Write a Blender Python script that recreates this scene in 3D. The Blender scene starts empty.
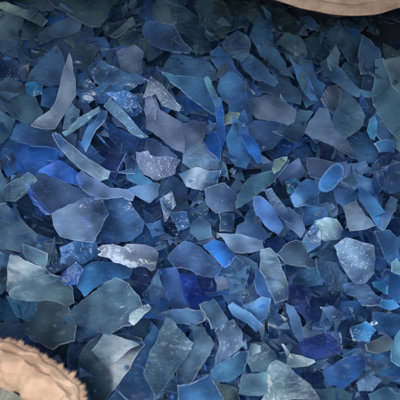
import bpy, math, random
import numpy as np
from mathutils import Vector, noise
from mathutils.geometry import delaunay_2d_cdt
DATA = """
8d9c93|3|m|pale green-grey bent strip at the top of the left edge|pale green-grey strip|0,4 8,3 18,7 30,11 38,13 44,19 40,24 33,21 24,17 12,14 3,9
5a7078|2|s|grey-teal flake touching the left edge under the pale green-grey strip||0,14 14,17 22,20 20,26 15,33 17,43 8,40 0,38
34486a|2|s|long dark slate flake running from the left edge towards the centre, below the grey-teal one||0,41 12,42 24,50 36,61 28,58 12,55 0,50
2f4568|2|s|large dark see-through panel behind the crescent shard's upper tip|dark see-through panel|43,41 55,36 76,31 79,32 87,60 90,74 78,66 60,58 45,48
566d84|3|m|grey band-shaped flake lying along the top of the dark see-through panel||40,34 48,27 62,21 76,17 79,25 76,31 55,36 43,41
4a6590|3|s|tall pointed blue-grey triangle directly left of the crescent shard|tall blue-grey triangle|55,48 60,55 66,80 50,84 30,82 28,78 40,62
8f98aa|6|m|clear grey crescent-shaped shard with a sharp upward tip|crescent shard|69,54 72,62 75,78 76,94 68,108 60,120 55,128 42,128 31,125 38,118 50,110 56,100 60,85 64,68
3f93ea|4|m|small bright azure chip left of the crescent shard's middle|azure chip by the crescent shard|26,84 34,82 42,86 41,94 33,96 27,92
58748e|3|m|broad rounded grey-blue flake at the left edge, left of the crescent shard's foot|rounded grey-blue flake|2,86 10,80 22,86 34,98 40,110 38,116 26,122 16,116 4,105 1,96
34474f|3|s|large dark grey-green shard cut off by the top edge, left of centre|dark grey-green shard|52,0 116,0 108,8 98,25 88,24 70,14 58,7
374a50|1|s|dark green-grey flake cut off by the top edge near the left corner||20,0 50,0 52,8 40,10 26,6
5b7086|2|m|tiny grey pebble-like chip just left of the tall blue-grey triangle||24,70 32,69 33,80 22,79
344d74|2|s|small rounded dark blue chip right of the dark see-through panel's top corner||84,28 92,28 94,34 90,39 80,38
3c5a92|2|c|dented blue flake with tiny glints right of the dark see-through panel||82,44 94,38 104,38 108,46 106,54 98,60 86,56
3b5a94|2|s|smooth blue flake tucked against the left side of the mauve-grey panel||108,50 118,50 122,60 124,72 112,70 106,62
6b7290|3|m|upright mauve-grey panel in the upper part, left of centre|mauve-grey panel|117,51 134,47 142,54 141,70 136,77 124,76 120,62
4d6b9c|3|m|wide blue-grey flake spread below the mauve-grey panel||92,70 96,64 104,62 116,68 134,74 140,80 126,91 108,88 98,82
3f5e98|3|s|small blue capsule-shaped chip near the top edge, left of centre|blue capsule-shaped chip|138,10 146,6 154,14 158,24 148,21 140,16
5c7070|2|m|narrow slanting green-grey sliver under the dark grey-green shard's right end||112,35 126,22 132,18 134,24 124,32 118,36
33484e|1|s|dark green-grey flake right of the dark grey-green shard's lower point||104,20 112,24 124,20 128,30 118,38 106,34
43639a|3|m|big scoop-shaped blue flake in the upper part with a thin pale lower rim|scoop-shaped blue flake|145,32 148,24 158,24 172,26 180,40 188,47 186,51 172,50 158,46 148,40
4c6068|2|s|grey-teal flake at the top edge above the scoop-shaped blue flake||153,6 160,0 176,0 176,20 170,28 158,24 154,16
47606e|2|c|dark teal flake with white glints right of the scoop-shaped blue flake|glinting dark teal flake|176,10 196,18 205,30 209,48 200,50 188,47 180,38 174,24
465c66|2|m|dusky grey flake at the top edge just left of the picture's middle||198,0 216,2 214,20 208,30 200,22 196,8
546468|2|c|wrinkled green-grey flake below the top edge in the middle||216,2 226,8 232,20 226,32 212,38 206,30 212,16
5d7392|4|c|grey chip with a bright white glint above the long see-through triangle's right end|grey chip with white glint|222,44 228,38 238,32 246,36 250,44 248,54 240,60 228,54
2c3b40|1|s|near-black flake at the top edge just left of the rolled sack rim||228,0 258,0 250,12 240,18 230,14
3e639c|3|m|slanting blue flake below the grey chip with white glint||212,54 220,48 232,60 240,74 244,84 232,82 220,70
52749e|4|c|ribbed fan-shaped blue-grey flake above the long see-through triangle|ribbed fan-shaped flake|164,71 168,62 176,53 192,58 206,62 214,70 216,80 205,76 186,75 170,74
567fae|5|s|long see-through blue triangle with white edges in the upper middle|long see-through triangle|162,72 176,76 194,77 208,79 214,90 216,100 215,114 204,108 188,96 174,84
8db4dc|6|m|thin pale upright splinter on the long see-through triangle's right corner||204,78 208,76 216,92 221,104 218,110 212,98
44689c|3|m|blue flake immediately right of the thin pale upright splinter||224,72 236,76 250,92 252,100 240,104 226,100 219,90
a9b0c4|5|c|clear crumpled triangle pointing down right, left of the long see-through triangle|clear crumpled triangle|143,98 147,86 151,77 161,84 172,96 181,107 179,111 174,110 162,106 156,94
7c82a2|5|m|pointed mauve flake whose tip stands under the clear crumpled triangle|pointed mauve flake|146,128 150,112 155,97 160,110 172,117 181,122 183,135 184,152 172,147 160,137
7a7f9e|6|s|smooth mauve flake with a notched upper edge above the round crinkled flake|notched mauve flake|181,123 186,124 192,120 207,122 205,133 203,141 192,148 184,152 183,136
9aaad0|4|c|round pale crinkled flake directly below the notched mauve flake|round crinkled flake|186,152 192,146 202,143 212,147 218,156 216,166 206,170 192,168 184,162
9299ba|5|c|pale lavender sheet with a crinkled white left edge, left of the round crinkled flake|pale lavender sheet|136,152 148,151 150,155 166,156 180,160 174,174 158,180 142,174 138,164
6d7aa4|4|s|small mauve-blue flake wedged between pointed mauve flake and pale lavender sheet||147,140 155,139 168,148 176,156 166,158 152,155 146,148
2464c4|4|m|vivid cobalt chip at the right of the notched mauve flake|vivid cobalt chip|204,142 210,132 219,134 221,148 220,160 210,151
2763bc|5|m|thin upright cobalt sliver above the vivid cobalt chip||214,100 220,99 224,112 226,134 221,148 217,134 216,116
94a090|4|m|small yellowish clear chip right of the thin cobalt sliver|yellowish clear chip|222,118 230,112 238,114 234,122 224,125
4775b4|4|m|mid blue flake left of the curved cobalt blade, below the yellowish chip||226,138 234,120 246,126 250,140 252,154 246,166 236,164 229,155
2c72d0|5|m|curved cobalt blade with pale streaks right of the middle|curved cobalt blade|240,134 252,136 258,144 263,162 258,163 249,152
6c748e|6|s|flat grey pebble-shaped flake with a white glint along its lower edge|flat grey pebble-shaped flake|248,102 254,98 266,95 278,98 288,104 296,110 294,122 288,125 272,120 258,118 252,112
50708f|3|m|blue-grey flake peeking out under the right end of the flat grey pebble-shaped flake||280,126 296,110 308,116 304,132 298,140 280,136
46598e|3|s|dull indigo flake below the flat grey pebble-shaped flake||248,124 262,122 280,126 282,136 272,146 258,150 250,142
344f74|2|s|long dark blue flake in the dim area right of the grey chip with white glint||262,20 272,30 274,46 284,60 290,72 280,70 262,54 252,38 258,22
45689a|3|m|slanting blue strip with a bright tip, below the long dark flake in the dim area||241,56 252,56 266,68 276,80 272,84 256,78 246,70
435a74|3|s|dark pointed triangle standing up below the rolled sack rim|dark pointed triangle|338,21 344,32 350,52 340,56 326,44 328,34
6d8290|4|m|small pale grey-green chip at the foot of the dark pointed triangle||328,58 336,46 340,54 338,66 332,70
425970|2|c|dark dented flake left of the pale grey-green chip under the sack rim||304,42 312,38 324,40 330,52 318,62 306,56
3d5264|3|s|dark slate flake right of the dark pointed triangle||348,36 362,38 364,50 358,64 350,60 344,50
2d4568|3|s|deep navy flake between the dark slate flake and the box-like corner piece||364,40 378,50 382,64 372,74 362,70 360,54
6d8184|4|s|pale green-grey lid-like flake on the upper right edge|pale lid-like flake|384,62 400,58 400,92 392,84
47637a|3|s|large teal-grey slab on the right edge below the pale lid-like flake|large teal-grey slab|377,64 384,63 391,82 400,92 400,130 388,124 378,110 374,90
5b6a66|3|m|dull olive-grey scrap above the pale lid-like flake||384,44 392,48 400,56 400,60 386,60 384,52
4a688c|3|s|long slanting blue sliver running down right to the large teal-grey slab||324,66 330,62 344,72 352,82 358,88 372,92 366,96 352,94 338,84 326,76
989eb0|4|c|mottled pale grey chip left of the frosty teal-grey flake|mottled pale grey chip|322,98 328,88 336,86 342,94 338,104 334,112 328,108
6a859c|4|c|frosty teal-grey flake with a pale shine between mottled chip and azure pebble|frosty teal-grey flake|342,90 350,94 358,104 364,116 362,124 352,132 346,136 334,132 334,118 340,104
5a9ae4|5|m|azure pebble-like chip below the large teal-grey slab|azure pebble-like chip|369,120 374,116 377,122 376,132 374,140 370,138 367,130
40608e|3|s|blue flake right of the azure pebble-like chip||376,114 384,122 392,134 392,142 382,140 376,132
58758c|4|s|rounded grey flake cut by the right edge, beside the azure pebble-like chip||393,134 400,126 400,152 394,146
5079b4|4|s|small light blue flake under the azure pebble-like chip at the right||376,144 386,140 394,142 394,152 380,152
64708e|5|s|long mauve-slate hooked shard ending in a point at the right of centre|hooked mauve-slate shard|309,122 320,108 328,110 334,128 346,139 352,148 358,158 340,150 328,143 312,138 305,132
1b2547|2|s|navy flake in the hollow below the hooked mauve-slate shard||320,143 332,147 338,156 330,162 322,158
44669a|2|s|blue flake right of the tip of the hooked mauve-slate shard||346,138 352,130 368,138 378,148 376,160 360,160 354,146
747ca0|4|m|square mauve clear flake behind the azure oval disc|square mauve flake|308,158 320,160 334,163 345,162 345,176 336,180 324,180 312,176 309,168
4a86d8|7|o|azure oval disc with a thick raised rim|azure oval disc|332,165 338,163 344,167 343,176 338,183 332,190 326,192 320,189 319,182 324,174
6780ae|3|m|frosted lavender-blue flake right of the azure oval disc||342,166 356,165 364,163 366,168 376,171 374,174 362,174 360,184 352,192 340,192 338,180
66789a|5|s|grey trapezoid flake with a pale left fold below the azure oval disc|grey trapezoid flake|343,207 350,203 356,201 362,210 375,225 366,229 350,231 346,218
4c6ba4|4|m|small blue flake joining the top of the grey trapezoid flake||335,188 350,190 358,193 356,202 344,207 338,202
5484c4|4|m|light blue leaning blade right of the grey trapezoid flake|light blue leaning blade|362,190 374,198 386,214 384,228 378,228 370,214 360,200
7590b4|5|m|pale upright leaf-shaped chip near the right edge|pale leaf-shaped chip|386,206 391,196 397,200 396,210 390,220 384,230 380,226 384,214
2f5488|2|s|large deep blue flake at the right edge above the pale leaf-shaped chip||376,168 400,164 400,190 388,192 376,184
44679e|3|s|smooth blue flake above the light blue leaning blade||360,176 382,180 382,188 370,194 360,190
4577ba|5|s|blue flake with a thin light edge at the right edge below the leaf-shaped chip|thin-edged blue flake|375,232 390,230 400,240 400,258 390,264 382,250
2c5394|3|s|narrow deep blue flake left of the thin-edged blue flake||368,232 375,236 386,262 384,268 376,266 372,250
92b6e0|5|m|pale ice-blue tip at the right edge under the thin-edged blue flake||392,262 397,258 400,262 400,274 392,271
2f66ae|4|s|large saturated blue flake at the right edge|saturated blue flake|386,270 400,272 400,300 394,299 386,292 382,280
46a0f8|5|m|tiny brilliant azure chip left of the saturated blue flake|brilliant azure chip|372,282 380,281 387,286 386,294 380,291 374,287
4488cc|4|m|small azure flake below the brilliant azure chip||382,300 394,300 398,306 390,310 380,306
93a6cc|5|c|big pale crystalline flake in the right part|big pale crystalline flake|334,246 346,238 360,242 374,246 375,258 374,272 366,282 356,284 348,276 340,262
6a84a6|4|c|frosted blue-grey flake on the lower left of the big pale crystalline flake||318,260 326,262 336,264 346,276 346,292 338,290 326,282 320,272
7287ba|4|c|lavender flake below the big pale crystalline flake|lavender flake below the crystalline one|346,286 358,282 368,286 374,294 381,298 378,304 362,304 356,296 348,293
3f5880|3|s|dull slate flake between the bright crumpled chip and the big pale crystalline flake||320,238 334,230 344,244 340,258 328,262 318,254
a4b8d4|4|c|bright crumpled chip in the right part, left of the grey trapezoid flake|bright crumpled chip|316,222 326,218 336,220 342,230 338,238 326,240 318,236
50607a|5|s|smooth slate-grey flake with a long point on its right, right of the ribbed strip|smooth slate-grey flake|277,254 284,246 296,240 303,242 308,256 320,266 310,268 296,265 286,263
a3b2dc|6|c|pale ribbed strip hanging down, right of centre in the lower half|pale ribbed strip|261,250 270,248 276,254 282,270 288,284 288,298 276,303 272,294 266,280 260,270
4a6cac|4|s|blue flake along the left side of the pale ribbed strip||257,268 263,274 272,292 269,301 258,292 255,280
5a7094|3|m|broad dull blue-grey flake left of the pale ribbed strip||236,262 256,266 258,284 256,298 246,302 238,292 234,276
7094da|4|m|clear light blue chip below the pale ribbed strip|clear light blue chip|244,306 252,304 262,298 270,300 266,318 254,322 244,316
262c66|3|s|dark indigo flake right of the lower end of the pale ribbed strip|dark indigo flake|288,282 300,284 310,290 312,306 306,318 296,308 290,296
4c6e9c|3|m|blue flake beneath the smooth slate-grey flake||288,276 300,270 320,268 320,284 306,286 294,284
667fb0|4|m|thin slanting blue-grey splinter under the dark indigo flake||286,304 294,308 300,318 304,336 299,340 290,322
6884d0|6|s|smooth periwinkle blade slanting down right, below the teal blade|periwinkle blade|253,198 260,196 268,202 276,212 283,226 277,233 266,226 256,214
7483ac|5|c|wrinkled lavender strip on the right side of the periwinkle blade||264,190 272,188 280,200 290,212 291,222 281,217 270,203
6a7aa6|4|s|mauve-blue flake right of the wrinkled lavender strip||281,208 290,208 300,216 304,228 300,236 288,226
4c6f86|7|s|dark teal blade with a light lower edge, right of centre|teal blade|236,208 238,194 249,178 262,173 272,171 274,160 284,157 289,161 282,171 270,185 254,198 242,206
a9b8a8|8|c|frosty greenish white chip on the upper tip of the teal blade||273,168 276,159 287,157 286,162 280,170 275,173
4a5688|2|s|dusky indigo flake right of the teal blade's tip||286,168 298,160 304,172 298,182 284,184 280,176
4470b0|4|s|clear mid blue flake left below the square mauve flake||300,184 306,180 316,182 318,196 316,206 296,206 292,196
4696c4|3|c|small turquoise-tinted chip under the teal blade's right side|turquoise-tinted chip|286,182 294,178 300,184 296,194 288,192
58729a|3|s|grey-blue flake below the azure oval disc's left end||318,182 328,192 334,206 324,214 316,204
7088bc|4|m|flat periwinkle flake below the periwinkle blade||238,226 252,222 262,228 268,236 262,240 248,238 236,234
94a4cc|5|m|long pale lavender band below the picture's centre, right|long pale lavender band|220,234 238,234 262,241 264,250 250,252 234,252 226,244
6074ae|6|m|large smooth lavender-blue flake below the picture's centre, pointed at the left|large lavender-blue flake|168,258 178,246 186,241 198,246 214,256 222,268 216,277 204,276 192,270 176,268
2c72d0|4|s|cobalt flake peeking over the right of the large lavender-blue flake||204,246 214,240 226,244 234,256 224,266 212,254
1e2e90|4|s|royal violet-blue flake under the large lavender-blue flake|royal violet-blue flake|182,276 196,275 200,290 198,306 192,308 184,294
1a2876|3|s|darker ultramarine flake touching the right side of the royal violet-blue flake||200,278 214,278 215,296 204,302 198,306 199,290
465ca0|3|s|dull blue flake left of the royal violet-blue flake||162,272 176,270 182,284 188,302 196,310 188,312 172,306 164,290
36548e|3|s|dark blue strip right of the ultramarine flake||216,278 226,272 238,292 240,306 228,304 218,292
56709e|3|s|blue-grey strip between the dark blue strip and the broad dull flake||226,264 234,258 242,264 240,292 236,290 228,276
46608e|4|s|smooth blue flake in the middle of the heap below the round crinkled flake|smooth blue flake in the middle|180,174 196,168 220,171 216,184 202,190 188,186
3c5078|3|s|dark slate flake in the middle of the heap, left side||164,192 172,180 186,186 188,206 174,212 165,204
5e6c98|4|m|mauve-blue flake in the middle of the heap, right side|mauve-blue flake in the middle|206,190 224,184 238,196 232,210 216,212 208,204
566e94|5|m|small grey flake standing below the middle of the heap||192,222 200,216 210,224 212,236 198,240 190,232
4a6290|4|s|small blue chip below the mauve-blue flake in the middle||220,213 234,214 232,230 220,230
3d5c98|4|c|crinkled blue chip below left of the middle||170,214 186,212 190,226 178,232
52708e|3|s|dim grey-blue flake at the left edge below the rounded grey-blue flake||0,114 14,120 10,132 2,142 0,141
235cbc|4|m|chunky cobalt flake near the left edge|chunky cobalt flake|13,146 26,140 40,146 55,149 55,160 44,170 30,174 19,173 16,158
3c5f9e|5|m|blue flake with white flecks on top of the chunky cobalt flake||16,124 40,128 54,132 56,148 40,146 22,142 10,138
3f6ab0|4|s|small upright blue chip right of the chunky cobalt flake||56,134 64,140 68,150 62,156 56,152
2e66ce|6|s|bright blue wedge with a thin light edge, right of the chunky cobalt flake|bright blue wedge|38,172 46,166 60,160 72,168 84,180 80,188 62,181 48,175
5a6896|5|e|large slate flake with faint raised marks under the bright blue wedge|slate flake with raised marks|30,186 38,173 52,175 64,182 80,189 98,196 96,204 70,208 50,214 40,206 32,196
2a62c8|4|s|narrow cobalt edge showing left of the slate flake with raised marks||24,184 32,188 52,212 44,213 33,203
7f8db2|6|m|large pale flake with folded white edge left of the blue twin flake|large pale folded flake|52,214 68,205 84,198 102,199 108,214 100,230 94,242 78,240 60,236 54,226
4c68a2|5|m|large blue twin flake with a bright right edge, left of centre|large blue twin flake|102,199 118,194 124,196 138,214 144,222 142,232 132,240 96,242 98,228 104,214
8694c4|7|m|smooth lavender tongue-shaped flake above the large blue twin flake|lavender tongue-shaped flake|76,176 82,170 98,180 110,188 126,189 134,195 132,200 122,196 104,198 90,194 80,186
9eb0c6|7|c|long clear crinkled bar slanting down right in the left part|long crinkled bar|53,134 60,134 80,152 96,163 110,171 108,178 100,180 84,170 68,156 58,144
1d2c6c|3|s|deep navy flake right of the long crinkled bar|deep navy flake|102,136 112,132 122,142 124,158 114,174 108,168 100,156
84a4b8|6|m|thin pale splinter running up right from the crescent shard's foot||62,132 78,118 98,107 100,112 84,124 65,136
5a84c0|4|m|slanting blue blade just below the thin pale splinter||82,142 88,127 100,112 106,112 104,120 92,136 86,150
8aa6d0|7|c|glittering crinkled sliver pointing down right, left of the pointed mauve flake|glittering crinkled sliver|104,106 110,98 120,107 132,120 142,132 148,136 140,137 128,130 118,119 110,112
446cb0|4|c|crinkled blue flake above the glittering crinkled sliver||108,94 124,91 136,96 142,110 132,116 118,104
6473a8|5|s|small dull lavender chip below the glittering crinkled sliver||113,113 122,118 134,126 128,130 116,126 112,120
26488e|3|s|broad deep blue flake below the small dull lavender chip||106,122 116,128 130,134 148,138 154,144 150,156 134,158 122,150 112,138
3d62a0|3|s|blue flake left of the deep navy flake||80,142 92,146 104,158 98,164 84,156
9ca2bc|5|c|pale clear chip left of the pointed mauve flake||145,98 152,96 157,108 154,124 147,122 144,110
4773a6|4|m|teal-blue shard right of the deep navy flake||124,160 134,156 140,172 152,182 140,184 128,178
4c76b2|5|s|smooth blue flake with a pointed left end above the dark hollow left of centre||127,190 136,186 148,183 160,184 158,196 150,203 140,198
1f2e58|3|s|near-black navy flake in the hollow left of the centre||134,200 148,204 158,198 160,214 150,222 142,220
5278b0|4|c|crinkled blue chip right of the large blue twin flake||146,224 160,220 164,232 152,236
2c4e8c|3|s|dark blue flake below the crinkled blue chip, left of the lavender-blue flake||136,236 144,226 156,236 166,246 160,256 148,246
7a94aa|5|c|clear greenish crumpled flake near the left edge|clear greenish crumpled flake|2,190 8,184 20,178 28,172 36,180 26,192 14,201 6,200
587590|4|s|teal-grey flake touching the left edge beside the greenish crumpled flake||0,172 8,188 6,201 0,203
1c2a4c|2|m|navy flake with glints in the hollow under the slate flake with raised marks|navy flake with glints|10,202 20,194 30,196 34,206 48,214 54,228 60,240 48,240 34,232 20,216
4e617e|3|s|big matt slate flake at the left edge below the navy flake with glints|big matt slate flake|0,206 7,203 18,216 36,234 51,240 54,252 40,254 20,250 0,247
7289a0|4|m|small thin-edged triangle above the fish-shaped flake|small thin-edged triangle|23,245 32,248 46,254 44,268 34,266 26,258
526a7e|4|s|grey-teal triangle with white edges behind the fish-shaped flake||12,256 24,261 50,274 57,278 40,286 16,294 8,290
6a808e|6|s|fish-shaped grey-green flake with a bright rim, lower left|fish-shaped flake|9,292 14,288 50,275 60,277 72,288 74,302 68,306 46,300 30,301 14,299 10,296
41709c|3|s|small blue-teal flake under the left end of the fish-shaped flake||12,300 36,302 36,318 28,320 18,316
3a4753|4|s|large matt charcoal-grey flake below the fish-shaped flake|matt charcoal-grey flake|38,302 66,306 74,326 72,340 52,348 34,340 22,330 26,322 36,320
2c5cb4|7|m|vivid blue chip lying on the right of the fish-shaped flake|vivid blue chip|58,280 64,272 76,262 83,270 77,284 66,286
3d74b4|5|m|long blue flake between the vivid blue chip and the clear neck-shaped piece||76,272 92,262 104,262 118,262 130,268 128,278 112,280 96,286 84,296 77,286
2f4266|3|c|dark crinkled chip right of the small thin-edged triangle||46,256 58,254 62,268 54,272 46,266
5074b0|3|c|crinkled blue chip left of the clear neck-shaped piece||62,248 76,242 94,243 97,256 84,262 74,264 62,262
a2a9bd|7|m|clear whitish neck-shaped piece with a flared right end|clear neck-shaped piece|98,249 103,245 113,244 124,247 127,244 145,245 151,247 158,253 156,262 155,269 151,271 146,267 139,266 131,268 122,264 114,262 106,257 98,255 102,252
222c5c|3|s|dark indigo flake under the clear neck-shaped piece||130,268 144,268 152,282 150,296 138,298 132,288
6f88ae|4|c|crumpled pale blue flake below the clear neck-shaped piece's flared end||144,292 152,284 158,270 164,288 158,302 148,302
52677f|6|m|large blue-grey flake with a ridged top right, lower left|large ridged blue-grey flake|65,318 70,312 86,298 104,284 114,278 128,284 138,296 142,306 140,314 134,324 122,326 108,335 84,326 70,324
b4c0d4|7|c|small frosty crumpled chip on the right end of the large ridged blue-grey flake||130,314 148,304 151,308 141,318 134,325 129,321
38485a|4|s|large charcoal-blue flake on the bottom edge with a long bright right edge|large charcoal-blue flake|82,356 88,346 104,334 118,336 138,340 142,346 128,368 104,400 84,400 80,380
526678|5|s|grey flake overlapping the upper corner of the large charcoal-blue flake||92,350 104,333 124,339 138,345 120,358 108,366
2c4878|3|s|dark blue sheet between the large charcoal-blue flake and the tall pale slab||142,346 152,330 160,338 154,356 144,372 150,384 156,400 108,400 128,368
2a3d62|3|s|narrow navy triangle left of the large charcoal-blue flake||73,334 82,350 84,360 72,374 68,352
1c2c46|2|s|blackish blue flake above the frayed sack edge||50,352 70,340 76,352 78,368 66,374
54697e|6|m|tall pale slab standing near the bottom, left of centre|tall pale slab|166,318 172,320 180,330 193,343 187,356 176,370 166,384 158,396 150,384 144,372 150,352 160,330
5a73a2|4|m|blue-grey flake above the tall pale slab||162,314 186,309 200,312 204,320 194,327 184,323 170,322
4c5e7a|5|s|slate flake right of the tall pale slab with a bright slanting edge|slate flake right of the tall slab|192,326 204,328 214,344 208,356 198,370 192,382 176,383 178,368 193,343
7288a0|6|m|grey triangle with a pale top point above the slate flake near the bottom|grey triangle|200,304 214,299 218,304 228,320 226,328 212,328 206,316
6f92c8|6|m|curled light blue strip right of the grey triangle|curled light blue strip|228,306 232,303 244,310 254,318 262,326 256,332 244,322 232,314
8292b0|6|c|tall frosted grey-lavender flake near the bottom, right of the slate flake|tall frosted flake|216,332 218,328 234,320 242,332 244,344 236,352 222,364 216,366 220,348
5c86b0|7|m|rounded teal-blue flake at the foot of the tall frosted flake|rounded teal-blue flake|212,372 222,363 240,352 248,352 245,372 230,382 218,382
547cb8|5|m|smooth blue flake on the bottom edge, right of the tall pale slab||178,386 192,384 208,376 214,378 222,390 224,400 180,400
748884|7|c|yellowish grey crinkled flake on the bottom edge below the rounded teal-blue flake||212,378 220,384 236,388 240,400 224,400
6a8092|5|m|grey flake above the square grey-teal flake||252,344 264,342 276,354 278,364 266,372 252,372 246,360
a2b4bc|6|m|small pale wedge above the square grey-teal flake||245,358 251,344 260,346 260,352 250,357
6d8a9c|7|s|square grey-teal flake near the bottom edge|square grey-teal flake|242,378 244,374 268,372 268,394 258,396 240,394
627680|6|m|large smooth grey flake on the bottom edge, right of the square grey-teal flake|large smooth grey flake|266,376 270,364 276,360 286,364 296,374 310,384 320,400 262,400 267,392
b4c2d8|8|m|clear pointed tag lying above the large smooth grey flake|clear pointed tag|286,366 290,354 302,356 314,360 315,362 308,366 296,367
a8b8d0|7|m|tiny white splinter at the upper left of the clear pointed tag||281,344 284,344 290,353 286,354
344466|3|s|dark slate flake above the clear pointed tag's left end||264,342 286,336 302,350 290,356 276,356
2a3280|4|s|deep violet-blue flake right of the clear pointed tag|deep violet-blue flake|300,342 310,338 328,334 338,344 336,352 314,358 304,354
2f5a9c|3|s|long deep blue sheet slanting up right above the deep violet-blue flake||304,330 320,316 340,304 360,302 362,308 348,318 330,328 312,338
284a8c|4|s|broad dark blue flake in the lower right corner area|broad dark blue flake|324,372 340,362 360,352 366,366 356,378 344,388 330,384
7e94ba|5|c|crumpled glinting chip in the lower right corner area|crumpled glinting chip|358,382 370,374 381,380 372,391 360,391
3e74b2|3|m|blue flake right of the broad dark blue flake||352,358 360,350 376,350 388,360 400,366 400,376 380,374 364,370
65707a|6|s|tan-grey smooth flake near the right edge, low down|tan-grey smooth flake|366,344 378,339 386,334 394,342 390,350 376,353 368,351
7caadc|5|m|pale azure piece on the right edge beside the tan-grey smooth flake||392,352 396,336 400,330 400,366 392,360
488cd0|4|c|sparkling blue crumpled flake above the tan-grey smooth flake|sparkling blue crumpled flake|352,328 366,322 376,330 368,342 354,340
31568e|3|s|deep blue flake on the right edge above the pale azure piece||376,314 400,316 400,330 388,336 376,326
567894|3|m|grey-teal flake in the bottom right corner||370,394 384,388 400,390 400,400 372,400
466272|3|m|dark grey-teal flake on the bottom edge, left of the corner one||318,390 338,388 350,394 348,400 320,400
28386e|3|s|dark navy-violet flake right of the dark indigo flake||312,300 324,296 340,302 330,316 314,322 308,312
7084b4|4|c|small crinkled lavender chip on the navy-violet flake||322,308 332,306 340,312 344,318 330,320
2f3f46|2|s|blackish green flake directly under the left part of the rolled sack rim||262,8 282,12 304,22 296,34 276,30 266,20
465c66|2|m|dim grey flake below the blackish green one||284,34 300,38 306,52 298,66 288,58 282,46
48648a|2|m|dim blue chip left of the long slanting blue sliver||300,58 312,62 316,76 306,80 298,72
3d5570|2|s|dark slate flake above the long slanting sliver's right end||346,64 360,66 366,80 360,88 348,80 342,72
26345c|2|s|dark navy flake left of the large teal-grey slab||366,76 376,84 378,104 372,112 364,104 362,90
46699c|2|s|blue flake left of the mottled pale grey chip||302,80 314,76 324,86 320,100 308,104 300,94
5478ac|3|m|slim blue splinter with a white line above the mauve-slate shard||292,62 302,68 312,86 316,98 310,98 300,84
3c5678|2|s|dark blue-grey flake above the flat grey pebble-shaped flake||260,74 280,80 298,90 298,102 280,98 262,90
325088|3|m|deep blue flake left of the flat grey pebble-shaped flake||230,100 246,94 250,108 252,122 238,124 230,112
4a70a8|3|c|crinkled blue chip below the mauve-grey panel's left side||98,88 110,84 124,86 126,94 112,100 100,98
2e4674|2|c|dark blue crinkled flake at the left edge below the long dark slate flake||0,64 10,60 24,66 24,78 12,80 0,76
3f649e|3|s|blue flake in front of the crescent shard's left side||44,90 54,86 60,92 52,106 42,104
9ab0cc|4|c|frosty clear chip at the right of the crescent shard's foot||66,114 72,104 79,110 77,122 64,128
41689e|3|m|blue flake right of the crescent shard's middle||79,76 86,74 94,84 98,96 86,102 79,94
34465a|3|s|dark slate flake at the left edge, left of the fish-shaped flake||0,258 8,262 8,284 0,292
30527c|3|s|dim blue chip at the left edge below the fish-shaped flake||0,300 8,304 16,318 6,322 0,316
3a526e|3|s|dim blue-grey flake at the left edge above the frayed sack edge||0,324 18,320 24,332 16,342 0,338
3d68a4|3|s|blue flake right of the wrinkled lavender strip's lower end||294,210 312,206 324,208 320,220 308,224 298,220
6a88b8|4|m|light blue-grey flake left of the bright crumpled chip||304,238 314,224 320,232 320,244 308,252 302,246
""".strip().split("\n")

random.seed(7)
S = bpy.context.scene
COL = S.collection
sin, cos, rad = math.sin, math.cos, math.radians

# ------------------------------------------------------------------ camera model
PITCH = rad(30); FOV = rad(50); F = 200 / math.tan(FOV / 2); DIST = 2.144
CAM = Vector((0, -DIST * sin(PITCH), DIST * cos(PITCH)))
FW = Vector((0, sin(PITCH), -cos(PITCH))); UP = Vector((0, cos(PITCH), sin(PITCH)))
def P(px, py, h):
    """point of the heap, at height h, that the photo shows at (px, py)"""
    d = FW + Vector((1, 0, 0)) * ((px - 200) / F) + UP * ((200 - py) / F)
    return CAM + d * ((h - CAM.z) / d.z)
def persp(py):                      # how large the heap's flakes read, far to near
    return 0.66 + 0.0013 * max(-60, min(460, py))

cam_d = bpy.data.cameras.new('camera'); cam = bpy.data.objects.new('camera', cam_d)
COL.objects.link(cam); S.camera = cam
cam.location = CAM; cam.rotation_euler = (PITCH, 0, 0)
cam_d.angle = FOV; cam_d.clip_start = 0.01; cam_d.clip_end = 100
cam_d.dof.use_dof = True; cam_d.dof.focus_distance = 2.02; cam_d.dof.aperture_fstop = 2
cam_d.lens_unit = 'FOV'

# ------------------------------------------------------------------ materials
def lin(hx):
    v = [int(hx[i:i + 2], 16) / 255 for i in (0, 2, 4)]
    return [c / 12.92 if c < .04045 else ((c + .055) / 1.055) ** 2.4 for c in v]
def nodes(name):
    m = bpy.data.materials.new(name); m.use_nodes = True
    nt = m.node_tree; nt.nodes.clear()
    return m, nt, nt.nodes.new, nt.links.new
def val(n, k, v): n.inputs[k].default_value = v

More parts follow.
